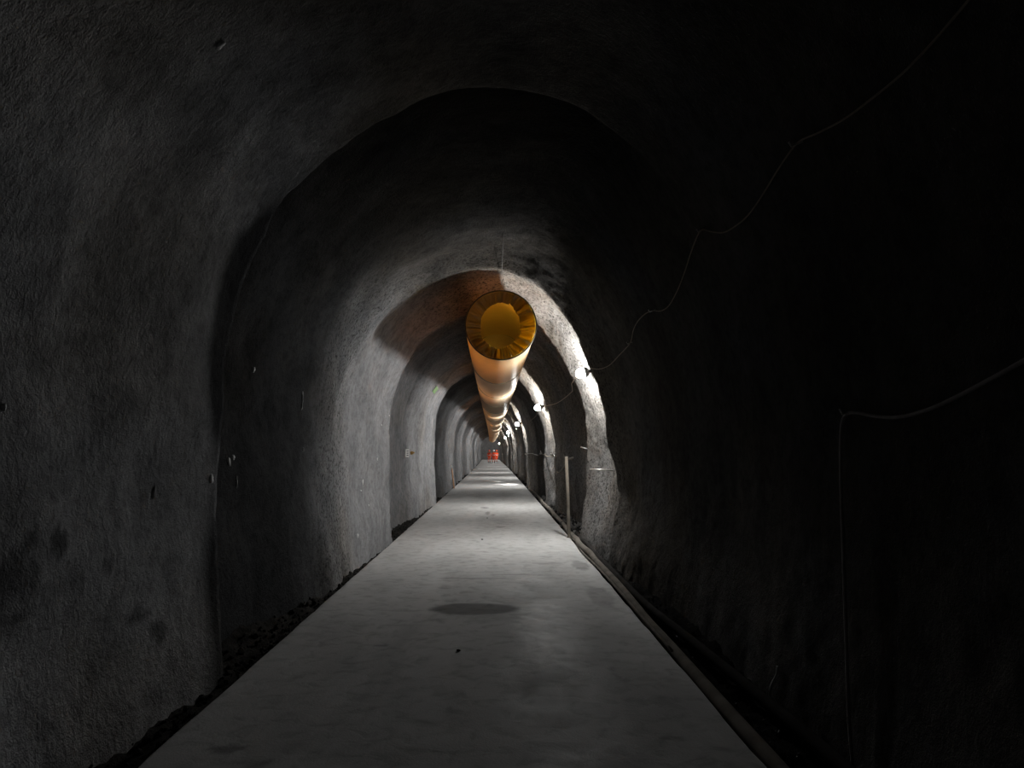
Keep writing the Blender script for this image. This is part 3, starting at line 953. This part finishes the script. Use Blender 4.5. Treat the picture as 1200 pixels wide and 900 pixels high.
# stake leaning on the left wall
sb = at(532.5, 572, 33.5)
sbx = max(sb.x, -1.95)
stk = empty('marker_stake', (sbx, 33.5, -.1))
tag(stk, 'slim orange stake leaning against the left wall', 'stake')
bm = bmesh.new()
wx = wall_x(33.6, .9, -1)
tube(bm, [Vector((sbx, 33.5, -.14)), Vector((sbx - .05, 33.5, .3)), Vector((max(wx + .04, sbx - .14), 33.6, .95))], .03, 8)
bm_obj('shaft', bm, M['stake'], stk)
bm = bmesh.new()
tip = Vector((max(wx + .04, sbx - .14), 33.6, .95))
lathe(bm, [(.032, -.16), (.034, -.16), (.034, .0), (.02, .03), (0, .04)], tip, (-.1, .1, 1), 10)
bm_obj('tip', bm, M['white_tag'], stk)

# pebbles on the slab
for i, (px, py) in enumerate(((571, 607), (565, 632), (537, 762))):
    r = pix_ray(px, py)
    p = CAM + r * ((.012 - CAM.z) / r.z)
    bm = bmesh.new()
    bmesh.ops.create_icosphere(bm, subdivisions=2, radius=.014)
    for v in bm.verts:
        v.co = Vector((v.co.x * random.uniform(.9, 1.7), v.co.y * random.uniform(.9, 1.5), v.co.z * .6 * random.uniform(.8, 1.1)))
        v.co += p
    tag(bm_obj('pebble', bm, M['stone_dry']), ('farthest of three dark pebbles on the concrete slab', 'middle one of three dark pebbles on the concrete slab', 'dark pebble on the slab nearest the viewer')[i], 'pebble', 'pebbles on the slab')

# ------------------------------------------------------------------ people in orange workwear
def person(x, d, turn, h, stride, label, arm, hat='orange'):
    root = empty('person', (x, d, 0))
    tag(root, label, 'person', 'people in orange workwear')
    V, E, Rr = [], [], []
    def add(co, r, par=None):
        V.append(co); Rr.append(r)
        if par is not None: E.append((par, len(V) - 1))
        return len(V) - 1
    pel = add((0, 0, .97), (.165, .125))
    sp = add((0, .0, 1.14), (.150, .115), pel)
    ch = add((0, .01, 1.33), (.175, .125), sp)
    nk = add((0, .015, 1.475), (.062, .062), ch)
    hb = add((0, -.005, 1.55), (.066, .078), nk)
    hm = add((0, -.012, 1.64), (.078, .095), hb)
    ht = add((0, -.005, 1.72), (.060, .072), hm)
    for s in (-1, 1):
        st = stride * s
        hip = add((.095 * s, 0, .90), (.095, .10), pel)
        kn = add((.105 * s, -.04 - st * .5, .50), (.068, .072), hip)
        an = add((.108 * s, .02 - st, .11), (.048, .052), kn)
        he = add((.110 * s, -.01 - st, .055), (.046, .050), an)
        add((.122 * s, -.17 - st, .042), (.044, .034), he)
        sh = add((.175 * s, .01, 1.405), (.075, .075), ch)
        el = add((.245 * s, .03 + st * .25, 1.13), (.054, .054), sh)
        wr = add((.250 * s, -.06 + st * .5 - arm * .1, .89 + arm * .14), (.034, .036), el)
        pm = add((.250 * s, -.085 + st * .55 - arm * .14, .82 + arm * .14), (.026, .040), wr)
        for f, ln_ in enumerate((.075, .085, .08, .062)):
            b0 = add((.252 * s, -.115 + .020 * f + st * .55 - arm * .14, .785 + arm * .14), (.010, .010), pm)
            b1 = add((.245 * s, -.120 + .020 * f + st * .55 - arm * .14, .785 - ln_ * .55 + arm * .14), (.009, .009), b0)
            add((.232 * s, -.118 + .020 * f + st * .55 - arm * .14, .785 - ln_ + arm * .14), (.0085, .0085), b1)
        t0 = add((.235 * s, -.125 + st * .55 - arm * .14, .83 + arm * .14), (.011, .011), pm)
        add((.222 * s, -.150 + st * .55 - arm * .14, .795 + arm * .14), (.009, .009), t0)
    me = bpy.data.meshes.new('body_src')
    k = h / 1.80
    me.from_pydata([(a * k, b * k, c * k) for a, b, c in V], E, [])
    o = bpy.data.objects.new('body', me)
    C.objects.link(o)
    mod = o.modifiers.new('skin', 'SKIN')
    for i, sv in enumerate(me.skin_vertices[0].data):
        sv.radius = (Rr[i][0] * k, Rr[i][1] * k)
        sv.use_root = (i == 0)
    o.modifiers.new('sub', 'SUBSURF').levels = 2
    o.modifiers['sub'].render_levels = 2
    dg = bpy.context.evaluated_depsgraph_get()
    me2 = bpy.data.meshes.new_from_object(o.evaluated_get(dg))
    bpy.data.objects.remove(o)
    me2.materials.clear()
    for m_ in ('orange', 'skin', 'band', 'boot'): me2.materials.append(M[m_])
    for pl in me2.polygons:
        z = pl.center.z / k
        ax = abs(pl.center.x / k)
        i = 0
        if z > 1.49: i = 1
        elif ax > .2 and z < .865 + arm * .14: i = 1
        elif z < .22 and ax < .2: i = 3
        elif ax < .2 and (.40 < z < .46 or .30 < z < .35): i = 2
        elif ax < .21 and 1.08 < z < 1.13: i = 2
        elif .215 < ax and 1.16 < z < 1.21: i = 2
        pl.material_index = i
        pl.use_smooth = True
    body = bpy.data.objects.new('body', me2)
    C.objects.link(body)
    body.parent = root
    root.rotation_euler.z = turn
    def part(name, bm, m_, par=None):
        me = bpy.data.meshes.new(name)
        bm.normal_update(); bm.to_mesh(me); bm.free()
        me.materials.append(m_)
        me.polygons.foreach_set('use_smooth', [True] * len(me.polygons))
        p_ = bpy.data.objects.new(name, me)
        C.objects.link(p_)
        p_.parent = par or root
        return p_
    bm = bmesh.new()
    lathe(bm, [(.118, -.02), (.150, -.022), (.152, -.012), (.118, .0), (.116, .05), (.095, .10), (.055, .128), (0, .136)], (0, .0, 1.70 * k), (0, 0, 1), 20)
    for v in bm.verts:
        if v.co.y < -.11: v.co.y *= 1.2
    hl = part('helmet', bm, M[hat])
    bm = bmesh.new()
    bx(bm, (0, -.118, 1.75 * k), (.05, .03, .035), None, .006)
    part('head_lamp', bm, M['black_print'], hl)
    for s in (-1, 1):
        bm = bmesh.new()
        bmesh.ops.create_icosphere(bm, subdivisions=1, radius=.012, matrix=Matrix.Translation((.032 * s, -.098 * k, 1.645 * k)))
        part('eye', bm, M['dark'], body)
        bm = bmesh.new()
        bmesh.ops.create_icosphere(bm, subdivisions=2, radius=1, matrix=Matrix.Translation((.080 * s * k, .0, 1.63 * k)) @ Matrix.Diagonal((.012, .022, .034, 1)))
        part('ear', bm, M['skin'], body)
    bm = bmesh.new()
    lathe(bm, [(0, -.01), (.017, -.005), (.012, .02), (.005, .045), (0, .05)], (0, -.105 * k, 1.605 * k), (0, .25, 1), 10)
    part('nose', bm, M['skin'], body)
    bm = bmesh.new()
    bx(bm, (0, -.094 * k, 1.575 * k), (.045, .014, .010), None, .003)
    part('mouth', bm, M['dark'], body)
    return root
dP = 104.0
person(B(dP) - .50, dP, .10, 1.72, .14, 'person in orange workwear and helmet, leftmost of three', .2)
person(B(dP) + .10, dP + .5, -.05, 1.74, -.16, 'person in orange workwear with a white helmet, middle of three', .1, 'helmet')
person(B(dP) + .50, dP + 2.4, -.12, 1.72, .12, 'person in orange workwear and helmet, rightmost and slightly behind', .6)
